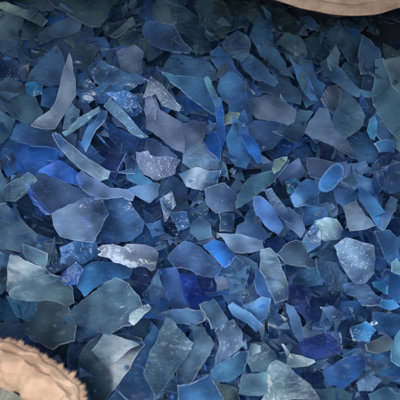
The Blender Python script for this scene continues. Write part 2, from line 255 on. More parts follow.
def flake_material(name, alpha, rough, bumps, speck):
    m, nt, N, L = nodes(name)
    out = N('ShaderNodeOutputMaterial')
    at = N('ShaderNodeAttribute'); at.attribute_name = 'tint'
    ed = N('ShaderNodeAttribute'); ed.attribute_name = 'rim'
    geo = N('ShaderNodeNewGeometry')
    def math_(op, a, b, clamp=True):
        q = N('ShaderNodeMath'); q.operation = op; q.use_clamp = clamp
        for i, v in enumerate((a, b)):
            if isinstance(v, (int, float)): q.inputs[i].default_value = v
            else: L(v, q.inputs[i])
        return q.outputs[0]
    def ramp(src, a, b, lo=0, hi=1):
        r = N('ShaderNodeMapRange'); L(src, r.inputs['Value'])
        val(r, 'From Min', a); val(r, 'From Max', b); val(r, 'To Min', lo); val(r, 'To Max', hi); return r.outputs[0]
    def mix(f, a, b):
        q = N('ShaderNodeMix'); q.data_type = 'RGBA'
        if isinstance(f, (int, float)): q.inputs[0].default_value = f
        else: L(f, q.inputs[0])
        for k, v in ((6, a), (7, b)):
            if isinstance(v, tuple): q.inputs[k].default_value = v
            else: L(v, q.inputs[k])
        return q.outputs[2]
    # frosted scuffing and streaks share one stretched noise
    st = N('ShaderNodeTexNoise'); mp = N('ShaderNodeMapping'); L(geo.outputs['Position'], mp.inputs['Vector'])
    mp.inputs['Scale'].default_value = (26, 60, 40); oi = N('ShaderNodeObjectInfo'); rv = N('ShaderNodeCombineXYZ'); L(math_('MULTIPLY', oi.outputs['Random'], 6.28, False), rv.inputs[2]); L(rv.outputs[0], mp.inputs['Rotation'])
    L(mp.outputs[0], st.inputs['Vector']); val(st, 'Scale', 1); val(st, 'Detail', 3); val(st, 'Roughness', .65)
    frost = ramp(st.outputs[0], .56, .82, 0, .24)
    col = mix(frost, at.outputs['Color'], (.50, .60, .74, 1))
    e = ed.outputs['Fac']
    col = mix(e, col, (.66, .76, .88, 1))
    b = N('ShaderNodeBsdfPrincipled'); L(col, b.inputs['Base Color'])
    L(ramp(st.outputs[0], .35, .7, rough * .75, rough * 1.4), b.inputs['Roughness'])
    val(b, 'IOR', 1.55); val(b, 'Specular IOR Level', .0)
    hsum = None
    for sc, amp in bumps:
        n = N('ShaderNodeTexNoise'); L(geo.outputs['Position'], n.inputs['Vector']); val(n, 'Scale', sc); val(n, 'Detail', 1.5)
        val(n, 'Distortion', .8)
        v = math_('MULTIPLY', n.outputs[0], amp, False)
        hsum = v if hsum is None else math_('ADD', hsum, v, False)
    bp = N('ShaderNodeBump'); val(bp, 'Strength', 1); val(bp, 'Distance', 1); L(hsum, bp.inputs['Height'])
    bq = N('ShaderNodeBump'); val(bq, 'Strength', .35); val(bq, 'Distance', 1); L(hsum, bq.inputs['Height'])
    L(bq.outputs[0], b.inputs['Normal'])
    tr = N('ShaderNodeBsdfTransparent')
    L(mix(.78, at.outputs['Color'], (.76, .88, .98, 1)), tr.inputs['Color'])
    al = math_('ADD', math_('MULTIPLY', at.outputs['Alpha'], alpha), math_('MULTIPLY', e, .45))
    al = math_('ADD', al, math_('MULTIPLY', frost, .8))
    m2 = N('ShaderNodeMixShader'); L(al, m2.inputs[0]); L(tr.outputs[0], m2.inputs[1]); L(b.outputs[0], m2.inputs[2])
    # the gloss of the surface sits on clear and frosted areas alike
    gl = N('ShaderNodeBsdfGlossy'); gl.inputs['Color'].default_value = (.78, .88, 1, 1)
    L(ramp(st.outputs[0], .35, .7, rough * .7, rough * 1.3), gl.inputs['Roughness']); L(bp.outputs[0], gl.inputs['Normal'])
    lw = N('ShaderNodeFresnel'); val(lw, 'IOR', 1.45); L(bp.outputs[0], lw.inputs['Normal'])
    gf = math_('MULTIPLY', lw.outputs[0], 1.2)
    bf = N('ShaderNodeMath'); bf.operation = 'SUBTRACT'; bf.inputs[0].default_value = 1; L(geo.outputs['Backfacing'], bf.inputs[1])
    gf = math_('MULTIPLY', gf, bf.outputs[0])
    m3 = N('ShaderNodeMixShader'); L(gf, m3.inputs[0]); L(m2.outputs[0], m3.inputs[1]); L(gl.outputs[0], m3.inputs[2])
    L(m3.outputs[0], out.inputs[0])
    return m
MATS = {
    's': flake_material('frosted_smooth_plastic', .27, .30, [(5, .014)], .5),
    'm': flake_material('scuffed_plastic', .22, .24, [(9, .018), (46, .0028)], 1.),
    'c': flake_material('crinkled_plastic', .20, .14, [(17, .024), (58, .0085)], 1.),
}
MATS['o'] = MATS['m']; MATS['e'] = MATS['s']

# ------------------------------------------------------------------ heap state: height seen along every line of sight
OFF, SZ = 130, 660
H = np.zeros((SZ, SZ)); ID = -np.ones((SZ, SZ), int)
yy, xx = np.mgrid[0:SZ, 0:SZ]
X = xx - OFF + .5; Y = yy - OFF + .5
H += .035 * np.sin(X / 47 + 1.3) * np.cos(Y / 39 + .5) + .03 * np.sin(X / 23 + Y / 31) - .05
H -= .05 * np.clip((60 - Y) / 90, 0, 1) * np.clip((X - 180) / 160, 0, 1)

def inside(poly, xs, ys):
    r = np.zeros(xs.shape, bool); n = len(poly)
    for i in range(n):
        x1, y1 = poly[i]; x2, y2 = poly[(i + 1) % n]
        if y1 == y2: continue
        c = ((y1 > ys) != (y2 > ys)) & (xs < (x2 - x1) * (ys - y1) / (y2 - y1) + x1)
        r ^= c
    return r

class Flake:
    pass
def settle(poly, idx, rng, tilt, pct, bend, keep=.75):
    """lay a flake on what is under it; returns its height field"""
    p = np.array(poly); cx, cy = p.mean(0)
    x0, y0 = np.floor(p.min(0)).astype(int) + OFF; x1, y1 = np.ceil(p.max(0)).astype(int) + OFF
    x0, y0 = max(0, x0), max(0, y0); x1, y1 = min(SZ, x1 + 1), min(SZ, y1 + 1)
    if x1 - x0 < 2 or y1 - y0 < 2: return None
    sx, sy = X[y0:y1, x0:x1], Y[y0:y1, x0:x1]
    mk = inside(poly, sx, sy)
    if mk.sum() < 6: return None
    hs = H[y0:y1, x0:x1][mk]; dx = (sx - cx)[mk]; dy = (sy - cy)[mk]
    A = np.c_[np.ones(len(dx)), dx, dy]
    k = np.linalg.lstsq(A.T @ A + np.eye(3) * 8, A.T @ hs, rcond=None)[0]
    b, c = np.clip(k[1:] * keep, -.0022, .0022)
    th = rng.uniform(0, 6.283); b += tilt * cos(th); c += tilt * sin(th)
    R = max(6., np.hypot(p[:, 0] - cx, p[:, 1] - cy).max())
    ba = rng.uniform(0, 3.1416); f = Flake()
    f.a = 0; f.b = b; f.c = c; f.cx = cx; f.cy = cy; f.R = R; f.bend = bend * R; f.ba = ba
    hh = f_h(f, sx, sy)
    d = H[y0:y1, x0:x1][mk] - hh[mk]
    f.a = np.percentile(d, pct) + .0022
    hh = hh + f.a
    sub = H[y0:y1, x0:x1]; ids = ID[y0:y1, x0:x1]
    up = mk & (hh > sub)
    sub[up] = hh[up]; ids[up] = idx
    return f
def f_h(f, x, y):
    u = ((x - f.cx) * cos(f.ba) + (y - f.cy) * sin(f.ba)) / f.R
    return f.a + f.b * (x - f.cx) + f.c * (y - f.cy) + f.bend * u * u

def smooth_outline(poly, rng, step, jit, frac=.036):
    # broken edge: every side is displaced at its middle, again and again
    def split(p, q, lv):
        L = math.hypot(q[0] - p[0], q[1] - p[1])
        if L < step * 1.5 or lv > 6: return [p]
        t = rng.uniform(.35, .65); w = rng.gauss(0, frac) * L * (1 if lv < 2 else .7)
        w = max(-1.6, min(1.6, w)); nx, ny = (q[1] - p[1]) / L, -(q[0] - p[0]) / L
        m_ = (p[0] + (q[0] - p[0]) * t + nx * w, p[1] + (q[1] - p[1]) * t + ny * w)
        return split(p, m_, lv + 1) + split(m_, q, lv + 1)
    out = []; n = len(poly)
    for i in range(n): out += split(tuple(poly[i]), tuple(poly[(i + 1) % n]), 0)
    return out
def edge_dist(px, py, ol):
    a = np.array(ol); b = np.roll(a, -1, 0); d = b - a
    t = np.clip(((px - a[:, 0]) * d[:, 0] + (py - a[:, 1]) * d[:, 1]) / np.maximum((d ** 2).sum(1), 1e-9), 0, 1)
    return np.hypot(px - a[:, 0] - t * d[:, 0], py - a[:, 1] - t * d[:, 1]).min()

def flake_geometry(poly, f, tex, rng, coarse=False, thick=.007, rimk=None, low=False):
    """returns verts, faces, rim values, smooth flags of one flake with top, underside and cut edge"""
    if tex == 'o':
        for _ in range(3): poly = [tuple((p_[z] * .75 + q_[z] * .25) if w_ == 0 else (p_[z] * .25 + q_[z] * .75) for z in (0, 1)) for p_, q_ in zip(poly, poly[1:] + poly[:1]) for w_ in (0, 1)]
    ol = smooth_outline(poly, rng, 6 if coarse else 2.6, 0, 0 if tex == 'o' else .036)
    n = len(ol); pts = list(ol)
    pa = np.array(ol)
    (x0, y0), (x1, y1) = pa.min(0), pa.max(0)
    if not coarse:
        # a ring just inside the edge carries the whitened rim
        for i in range(n):
            ax, ay = ol[i - 1]; bx, by = ol[(i + 1) % n]; L = math.hypot(bx - ax, by - ay) or 1
            for s in (1, -1):
                q = (ol[i][0] + s * (by - ay) / L * .55, ol[i][1] - s * (bx - ax) / L * .55)
                if inside(ol, np.array([q[0]]), np.array([q[1]]))[0] and edge_dist(q[0], q[1], ol) > .4:
                    pts.append(q); break
        st = max(2.6, f.R / 7) if tex != 'c' else max(2.2, f.R / 9)
        gy = y0 + st / 2
        while gy < y1:
            gx = x0 + st / 2
            while gx < x1:
                q = (gx + rng.uniform(-.3, .3) * st, gy + rng.uniform(-.3, .3) * st)
                if inside(ol, np.array([q[0]]), np.array([q[1]]))[0] and edge_dist(q[0], q[1], ol) > 1.9: pts.append(q)
                gx += st
            gy += st
    res = delaunay_2d_cdt([Vector(q) for q in pts], [], [list(range(n))], 1, 1e-5)
    vs, tris, orig = res[0], res[2], res[3]
    sd = rng.uniform(0, 100)
    amp = {'s': .10, 'm': .28, 'c': .95, 'o': .1, 'e': .1}[tex] * .0028 * min(1, f.R / 18)
    # one or two creases across the flake
    cr = [(rng.uniform(0, 3.1416), rng.uniform(-.35, .35), rng.uniform(-1, 1)) for _ in range({'s': 1, 'o': 0}.get(tex, 2))]
    def h(x, y):
        v = f_h(f, x, y)
        v += amp * 3 * noise.noise(Vector((x / 13, y / 13, sd))) + amp * 1.6 * noise.noise(Vector((x / 4.5, y / 4.5, sd)))
        for a, o, k in cr:
            u = ((x - f.cx) * cos(a) + (y - f.cy) * sin(a)) / f.R - o
            v += k * .0050 * f.R / 20 * abs(u) * 2
        if tex == 'o': v += .010 * math.exp(-(edge_dist(x, y, ol) / 2.4) ** 2)
        return v
    top = [P(v.x, v.y, h(v.x, v.y)) for v in vs]
    e1 = P(f.cx + 4, f.cy, f_h(f, f.cx + 4, f.cy)) - P(f.cx, f.cy, f_h(f, f.cx, f.cy))
    e2 = P(f.cx, f.cy - 4, f_h(f, f.cx, f.cy - 4)) - P(f.cx, f.cy, f_h(f, f.cx, f.cy))
    nrm = e1.cross(e2).normalized()
    if nrm.z < 0: nrm = -nrm
    V = [p for p in top] + [p - nrm * thick for p in top]
    m = len(top)
    # stress-whitened cut edge: bright on some sides of the flake, absent on others
    s0 = rng.choice(((0, .1, .3) if low else (.05, .3, .6, .95))); ph = rng.uniform(0, 6.28)
    if rimk: s0 = rimk
    def whiten(x, y):
        a = math.atan2(y - f.cy, x - f.cx)
        k = .42 + .6 * cos(a - ph) + 1.2 * noise.noise(Vector((x / 4, y / 4, sd)))
        return max(.3 if rimk else 0., min(1., k)) * s0
    rim = [whiten(v.x, v.y) if edge_dist(v.x, v.y, ol) < .3 else 0. for v in vs]
    R = rim + [0.] * m
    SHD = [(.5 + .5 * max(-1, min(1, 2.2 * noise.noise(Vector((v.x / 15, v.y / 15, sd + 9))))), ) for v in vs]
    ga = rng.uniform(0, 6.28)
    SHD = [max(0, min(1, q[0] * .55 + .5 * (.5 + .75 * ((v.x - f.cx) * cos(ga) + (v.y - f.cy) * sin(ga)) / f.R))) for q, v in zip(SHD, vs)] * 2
    Fc, sm = [], []
    fl = False
    bset = {}
    for t in tris:
        a, b, c = t
        if (vs[b] - vs[a]).cross(vs[c] - vs[a]) > 0: a, b, c = c, b, a
        # image y points down, so flip to face the camera
        Fc.append((a, b, c)); sm.append(not fl)
        Fc.append((c + m, b + m, a + m)); sm.append(not fl)
        for e in ((a, b), (b, c), (c, a)):
            if (e[1], e[0]) in bset: del bset[(e[1], e[0])]
            else: bset[e] = 1
    base = len(V)
    for (a, b) in bset:
        k = len(V); V += [V[a], V[b], V[b + m], V[a + m]]; R += [.1 + rim[a] * .9, .1 + rim[b] * .9, .08, .08]; SHD += [.7] * 4
        Fc.append((k + 3, k + 2, k + 1, k)); sm.append(False)
    return V, Fc, R, sm, SHD

def mesh_object(name, V, Fc, R, sm, tints, mat, origin=None, parent=None):
    o0 = origin or Vector((0, 0, 0))
    me = bpy.data.meshes.new(name)
    me.from_pydata([tuple(v - o0) for v in V], [], Fc); me.update()
    if R is not None:
        at = me.attributes.new('rim', 'FLOAT', 'POINT'); at.data.foreach_set('value', R)
    if tints is not None:
        ct = me.color_attributes.new('tint', 'FLOAT_COLOR', 'POINT'); ct.data.foreach_set('color', np.array(tints, dtype=np.float32).ravel())
    me.polygons.foreach_set('use_smooth', sm if isinstance(sm, list) else [sm] * len(Fc))
    me.materials.append(mat); me.update()
    o = bpy.data.objects.new(name, me); COL.objects.link(o); o.location = o0
    if parent:
        o.parent = parent; o.location = o0 - parent.location
    return o

# ------------------------------------------------------------------ sack outline (closed loop of its mouth)
ZN, ZF = .40, .20
far_px = [(215, -14), (240, -8), (268, -2), (288, 4), (300, 8), (315, 11), (330, 14), (345, 15.5), (362, 15.5), (378, 14), (390, 10.5), (402, 7), (420, 4), (440, 4)]
near_px = [(84, 432), (86, 412), (85, 399), (82, 389), (74, 380.5), (61, 368.5), (48, 359.5), (34, 351), (20, 344.5), (7, 341), (-8, 339), (-26, 338), (-48, 338)]
far = [P(x, y, ZF) for x, y in far_px]; near = [P(x, y, ZN) for x, y in near_px]
right = [Vector(v) for v in ((1.72, 1.05, .2), (1.9, .4, .25), (1.85, -.4, .3), (1.5, -1.15, .32), (.8, -1.55, .34), (.1, -1.6, .36), (-.3, -1.3, .38))]
left = [Vector(v) for v in ((-1.3, -.62, .38), (-1.7, -.2, .34), (-2.0, .6, .3), (-1.9, 1.5, .3), (-1.3, 1.95, .3), (-.5, 1.9, .26), (-.1, 1.7, .22))]
ctrl = near + left + far + right
kinds = [1] * len(near) + [0] * len(left) + [2] * len(far) + [0] * len(right)
def catmull(c, k=6):
    out, kk = [], []; n = len(c)
    for i in range(n):
        p0, p1, p2, p3 = c[i - 1], c[i], c[(i + 1) % n], c[(i + 2) % n]
        for q in range(k):
            t = q / k
            out.append(.5 * ((2 * p1) + (p2 - p0) * t + (2 * p0 - 5 * p1 + 4 * p2 - p3) * t * t + (3 * p1 - p0 - 3 * p2 + p3) * t ** 3)); kk.append(kinds[i])
    return out, kk
loop, lk = catmull(ctrl)
cen = Vector((0, .2, 0))
wall_loop = [(p.x + (p.x - cen.x) * .14, p.y + (p.y - cen.y) * .2) for p in loop]

# ------------------------------------------------------------------ flakes
flakes = []                        # (poly, f, tex, colour, label, anchor, thickness)
def boost(cx, cy):
    return 1.0
rng = random.Random(11)
FILL = ['33507f', '2a4478', '3e5c92', '24407c', '4a6690', '2b3f66', '52688c', '3a62a8', '1f3468', '5b7094', '2d58a4', '435a78']
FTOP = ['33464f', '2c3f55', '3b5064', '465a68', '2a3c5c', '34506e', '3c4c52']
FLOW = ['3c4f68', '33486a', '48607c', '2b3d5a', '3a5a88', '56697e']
def rnd_poly(cx, cy, r):
    n = rng.choice((3, 3, 4, 4, 5)); a0 = rng.uniform(0, 6.28); el = rng.uniform(.38, 1)
    ea = rng.uniform(0, 3.14); out = []
    for i in range(n):
        a = a0 + (i + rng.uniform(-.33, .33)) * 6.283 / n; q = r * rng.uniform(.6, 1.25)
        u, v = q * cos(a), q * sin(a) * el
        out.append((cx + u * cos(ea) - v * sin(ea), cy + (u * sin(ea) + v * cos(ea)) * .9))
    return out
cand = 0
def pip(x, y):
    return bool(inside(wall_loop, np.array([x]), np.array([y]))[0])
fill_n = 2250
for q in range(fill_n):
    cx, cy = rng.uniform(-120, 520), rng.uniform(-60, 520)
    w = P(cx, cy, 0)
    if not pip(w.x, w.y): continue
    r = rng.choice((10, 14, 18, 22, 27)) * rng.uniform(.85, 1.15) * persp(cy)
    poly = rnd_poly(cx, cy, r)
    f = settle(poly, len(flakes), rng, rng.uniform(.0004, .0042), rng.choice((60, 80, 92)), rng.uniform(-.0012, .0012))
    if not f: continue
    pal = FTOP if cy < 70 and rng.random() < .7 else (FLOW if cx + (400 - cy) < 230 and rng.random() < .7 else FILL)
    flakes.append((poly, f, rng.choice('ssmmc'), rng.choice(pal), None, '', .0065))
    # the pile is a pile: keep it from growing without bound
    np.clip(H, -.4, .17, out=H)
n_fill = len(flakes)
order = sorted(range(len(DATA)), key=lambda i: int(DATA[i].split('|')[1]))
def jag(poly, stretch):
    # a broken outline: the farthest corner drawn out to a tip, long sides with a chipped step
    a = np.array(poly); c_ = a.mean(0); d = np.hypot(*(a - c_).T); k = int(d.argmax())
    if rng.random() < .6: a[k] = c_ + (a[k] - c_) * rng.uniform(1.05, stretch)
    out = []; n = len(a)
    for i in range(n):
        p, q = a[i], a[(i + 1) % n]; out.append(tuple(p)); L = math.hypot(*(q - p))
        if L > 11 and rng.random() < .55:
            t = rng.uniform(.25, .75); nx, ny = (q - p)[1] / L, -(q - p)[0] / L; w = rng.uniform(-.10, .06) * L
            m_ = p + (q - p) * t; out.append((m_[0] + nx * w, m_[1] + ny * w))
            if rng.random() < .5:
                t2 = t + .08; w2 = w - rng.uniform(-.05, .05) * L; m_ = p + (q - p) * t2; out.append((m_[0] + nx * w2, m_[1] + ny * w2))
    return out
CLEAR = {k: .95 for k in ('crescent shard', 'clear neck-shaped piece', 'fish-shaped flake', 'clear crumpled triangle', 'long crinkled bar', 'long see-through triangle', 'teal blade', 'clear pointed tag', 'small thin-edged triangle', 'glittering crinkled sliver', 'large pale folded flake', 'large charcoal-blue flake', 'pale ribbed strip', 'scoop-shaped blue flake', 'square mauve flake')}
slivers = []
def spikes(count):
    for q in range(count):
        cx, cy = rng.uniform(0, 400), rng.uniform(0, 400)
        r_ = rng.uniform(10, 19) * persp(cy); ea = rng.uniform(0, 3.14); n = rng.choice((3, 3, 4)); out = []
        for k in range(n):
            a = k * 6.283 / n + rng.uniform(-.4, .4); u, v = r_ * cos(a) * rng.uniform(.8, 1.4), r_ * sin(a) * rng.uniform(.35, .75)
            out.append((cx + u * cos(ea) - v * sin(ea), cy + u * sin(ea) + v * cos(ea)))
        f = settle(out, len(flakes), rng, rng.uniform(.001, .004), 92, 0)
        if f:
            slivers.append(len(flakes))
            flakes.append((out, f, rng.choice('smc'), rng.choice(FILL if cy > 90 else FTOP), None, '', .007))
def crumbs(count):
    for q in range(count):
        cx, cy = rng.uniform(0, 400), rng.uniform(0, 400); r_ = rng.uniform(1.6, 4.2)
        a0 = rng.uniform(0, 6.28); out = [(cx + r_ * cos(a0 + k * 1.57 + rng.uniform(-.5, .5)) * rng.uniform(.6, 1.2), cy + r_ * sin(a0 + k * 1.57 + rng.uniform(-.5, .5)) * rng.uniform(.4, 1)) for k in range(4)]
        f = settle(out, len(flakes), rng, rng.uniform(.001, .008), 85, 0)
        if f: flakes.append((out, f, 'm', rng.choice(FILL + ['6f8cc0', '7088a8', '3f78cc'] if cy > 90 else FTOP), None, '', .008))
def scatter(count):
    for q in range(count):
        cx, cy = rng.uniform(0, 400), rng.uniform(0, 400)
        r_ = rng.uniform(7, 14) * persp(cy); ea = rng.uniform(0, 3.14); out = []
        thin = (1.25, .3) if q % 2 else (1, 1)
        for k in range(rng.choice((3, 3, 4))):
            a = k * 2.09 + rng.uniform(-.5, .5); u, v = r_ * cos(a) * rng.uniform(.7, 1.3) * thin[0], r_ * sin(a) * rng.uniform(.22, .6) * thin[1]
            out.append((cx + u * cos(ea) - v * sin(ea), cy + u * sin(ea) + v * cos(ea)))
        f = settle(out, len(flakes), rng, rng.uniform(.001, .005), 80, 0)
        if f:
            slivers.append(len(flakes))
            flakes.append((out, f, 'm', rng.choice(FILL + ['6f8cc0', '7088a8'] if cy > 90 else FTOP), None, '', .006))
done = set(); traced = []; layer_of = {}
for i in order:
    ly_ = int(DATA[i].split('|')[1])
    if ly_ == 3 and 3 not in done: done.add(3); spikes(110); crumbs(250)
    if ly_ == 4 and 4 not in done: spikes(90)
    if ly_ == 4 and 4 not in done: done.add(4); scatter(230)
    if ly_ == 5 and 5 not in done: done.add(5); scatter(130)
    layer_of[len(flakes)] = ly_
    if ly_ == 5 and 55 not in done: done.add(55); crumbs(170)
    layer_of[len(flakes)] = ly_
    traced.append(len(flakes))
    hx, ly, tex, label, anchor, pts = DATA[i].split('|')
    poly = [tuple(float(v) for v in q.split(',')) for q in pts.split()]
    if not anchor in CLEAR and tex != 'o': poly = jag(poly, 1.28 if int(ly) < 4 else 1.14 if int(ly) < 5 else 1.06)
    a = np.array(poly); c_ = a.mean(0); R = np.hypot(*(a - c_).T).max()
    grow = 1.15 if int(ly) < 4 else 1.09 if int(ly) < 5 else 1.02
    poly = [tuple(c_ + (q - c_) * grow) for q in a]
    tilt = rng.uniform(.3, 1) * min(.0028, .045 / R)
    f = settle(poly, len(flakes), rng, tilt, (100 if int(ly) > 3 else 99.5), rng.uniform(-.0013, .0013), .6)
    flakes.append((poly, f, tex, hx, label, anchor, .0075 if int(ly) < 7 else .009))

vis = np.bincount(ID[OFF:OFF + 400, OFF:OFF + 400].ravel() + 1, minlength=len(flakes) + 1)[1:]
traced_set = set(traced)
fillers = sorted([i for i in range(len(flakes)) if i not in traced_set], key=lambda i: -vis[i])[:300 - len(DATA)]
print('fillers kept down to', vis[fillers[-1]], 'px; traced under 20 px:', [flakes[i][4] for i in traced if vis[i] < 20], 'H', H[OFF:OFF + 400, OFF:OFF + 400].mean(), H.max())

# where the visible part of each flake is
ys, xs = np.nonzero(ID[OFF:OFF + 400, OFF:OFF + 400] >= 0)
idv = ID[OFF:OFF + 400, OFF:OFF + 400][ys, xs]
def centre(i):
    s = idv == i
    return xs[s].mean(), ys[s].mean()
anchors = [(flakes[i][5],) + centre(i) for i in traced if flakes[i][5] and vis[i] > 60]
def colour_word(hx):
    r, g, b = (int(hx[k:k + 2], 16) for k in (0, 2, 4)); v = max(r, g, b)
    s = (v - min(r, g, b)) / v
    t = 'deep' if v < 100 else ('dark' if v < 128 else 'dull')
    return t + (' blue' if s > .6 else ' slate-blue' if s > .45 else ' blue-grey' if s > .3 else ' grey')
used = set(); filler_label = {}
for i in fillers:
    cx, cy = centre(i)
    near_a = sorted(anchors, key=lambda a: math.hypot(a[1] - cx, a[2] - cy))
    cw = colour_word(flakes[i][3]); size = 'small' if vis[i] < 90 else 'partly covered'
    pick = None
    for a in near_a[:4]:
        dx, dy = a[1] - cx, a[2] - cy
        side = ('left of' if dx > 0 else 'right of') if abs(dx) > abs(dy) else ('above' if dy > 0 else 'below')
        if (a[0], side) not in used and len(a[0].split()) < 7:
            pick = (a[0], side); break
    if pick:
        used.add(pick); filler_label[i] = f'{size} {cw} flake just {pick[1]} the {pick[0]}'
    else:
        a, b = near_a[0], near_a[1]
        for b in near_a[1:6]:
            if (a[0], b[0]) not in used and len(a[0].split()) + len(b[0].split()) < 10: break
        used.add((a[0], b[0])); filler_label[i] = f'{cw} flake between the {a[0]} and the {b[0]}'

GROUP = 'blue plastic flakes heaped in the sack'
def tint_of(hx, py, px, gain=1.):
    c = lin(hx); l = .3 * c[0] + .5 * c[1] + .2 * c[2]
    c = [max(.004, (l + (v - l) * SAT) * GAIN * gain) for v in c]
    q = max(0, min(1, (max(c) - min(c)) / max(c) * 1.6 - .55))
    return [min(.85, c[0] * (.86 - .30 * q)), min(.85, c[1] * (.97 + .03 * q)), min(.85, c[2] * (.99 - .1 * q))]
SAT, GAIN = .86, 1.6

SV, SF, SR, SS, SC = [], [], [], [], []
for i, (poly, f, tex, hx, label, anchor, th) in enumerate(flakes):
    rr = random.Random(1000 + i)
    indiv = i in traced_set or i in filler_label
    if not indiv and vis[i] < 1 and 0 <= f.cx <= 400 and 0 <= f.cy <= 400 and rr.random() < .5: continue
    V, Fc, R, sm, sh = flake_geometry(poly, f, tex, rr, coarse=not indiv, thick=th, low=(not label or layer_of.get(i, 0) < 4), rimk=CLEAR.get(anchor) or (.9 if tex == 'o' else None))
    t = tint_of(hx, f.cy, f.cx)
    ak = rr.uniform(.7, 1.5)
    if anchor in CLEAR: ak = .75
    if tex in 'sm' and rr.random() < .2: ak *= 1.5
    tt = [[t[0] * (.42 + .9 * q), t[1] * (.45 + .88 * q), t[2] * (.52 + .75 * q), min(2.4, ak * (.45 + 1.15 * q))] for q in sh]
    if not indiv:
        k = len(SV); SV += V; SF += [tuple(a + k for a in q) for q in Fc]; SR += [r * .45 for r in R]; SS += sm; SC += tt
        continue
    org = P(f.cx, f.cy, f_h(f, f.cx, f.cy))
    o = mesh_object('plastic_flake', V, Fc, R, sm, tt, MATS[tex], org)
    o['label'] = label or filler_label[i]; o['category'] = 'plastic flake'; o['group'] = GROUP
    def ribbon(pth, w, up, name):
        VV, FF = [], []
        for (px, py) in pth:
            hh = f_h(f, px, py)
            VV.append((px, py, hh))
        pts3 = [P(a, b, c + up) for a, b, c in VV]
        out, fc = [], []
        for k, p in enumerate(pts3):
            d = (pts3[(k + 1) % len(pts3)] - p) if k < len(pts3) - 1 or name == 'raised_rim' else (p - pts3[k - 1])
            s = d.cross(Vector((0, 0, 1))).normalized()
            for u, v in ((-w, 0), (-w * .6, w * .8), (w * .6, w * .8), (w, 0)):
                out.append(p + s * u + Vector((0, 0, v)))
        nn = len(pts3); last = nn if name == 'raised_rim' else nn - 1
        for k in range(last):
            for q in range(3):
                a = k * 4 + q; b = ((k + 1) % nn) * 4 + q
                fc.append((a, a + 1, b + 1, b))
        return out, fc
    if tex == 'o':
        c = np.array([f.cx, f.cy]); ring = []
        pl = poly
        for _ in range(3): pl = [tuple((p_[z] * .75 + q_[z] * .25) if w_ == 0 else (p_[z] * .25 + q_[z] * .75) for z in (0, 1)) for p_, q_ in zip(pl, pl[1:] + pl[:1]) for w_ in (0, 1)]
        for a, b in pl:
            ring.append((c[0] + (a - c[0]) * .93, c[1] + (b - c[1]) * .93))
        out, fc = ribbon(ring, .005, .004, 'raised_rim')
        t2 = tint_of('6aa0e0', 0, 0)
        mesh_object('raised_rim', out, fc, [.15] * len(out), True, [t2 + [1.]] * len(out), MATS['m'], org, o)
    if tex == 'e':
        strokes = [[(41, 185), (44, 189), (47, 193)], [(41, 185), (44, 183.5)], [(44, 189), (46.5, 187.5)], [(47, 193), (50, 191)],
                   [(47, 183), (50, 187), (52.5, 191)], [(47, 183), (50, 182)], [(50, 187), (52.5, 186)], [(34, 187), (37, 184), (39, 180)], [(56, 190), (55, 186), (53, 183)],
                   [(64, 200), (67, 198), (70, 199), (68, 202)]]
        out, fc = [], []
        for s_ in strokes:
            a, b = ribbon(s_, .0022, .004, 'embossed_mark'); k = len(out); out += a; fc += [tuple(q + k for q in z) for z in b]
        t2 = tint_of('55658e', 0, 0)
        mesh_object('embossed_mark', out, fc, [0.] * len(out), True, [t2 + [1.]] * len(out), MATS['m'], org, o)

# packed core of the heap: bumpy bed plus every sliver too hidden to single out
gx = np.linspace(-2.4, 2.2, 90); gy = np.linspace(-1.9, 2.3, 80)
k = len(SV); idx = {}
for j, y in enumerate(gy):
    for i, x in enumerate(gx):
        if inside(wall_loop, np.array([x]), np.array([y]))[0]:
            idx[(i, j)] = len(SV)
            SV.append(Vector((x, y, -.16 + .05 * noise.noise(Vector((x * 7, y * 7, 1)))))); SR.append(0.); SC.append([.018, .045, .095, 3.])
for (i, j), a in list(idx.items()):
    if (i + 1, j) in idx and (i, j + 1) in idx and (i + 1, j + 1) in idx:
        SF.append((a, idx[(i + 1, j)], idx[(i + 1, j + 1)], idx[(i, j + 1)])); SS.append(True)
st = mesh_object('flake_fragments', SV, SF, SR, SS, SC, MATS['s'])
st['kind'] = 'stuff'; st['label'] = 'packed layer of small overlapping blue fragments under the larger flakes'; st['category'] = 'plastic fragments'

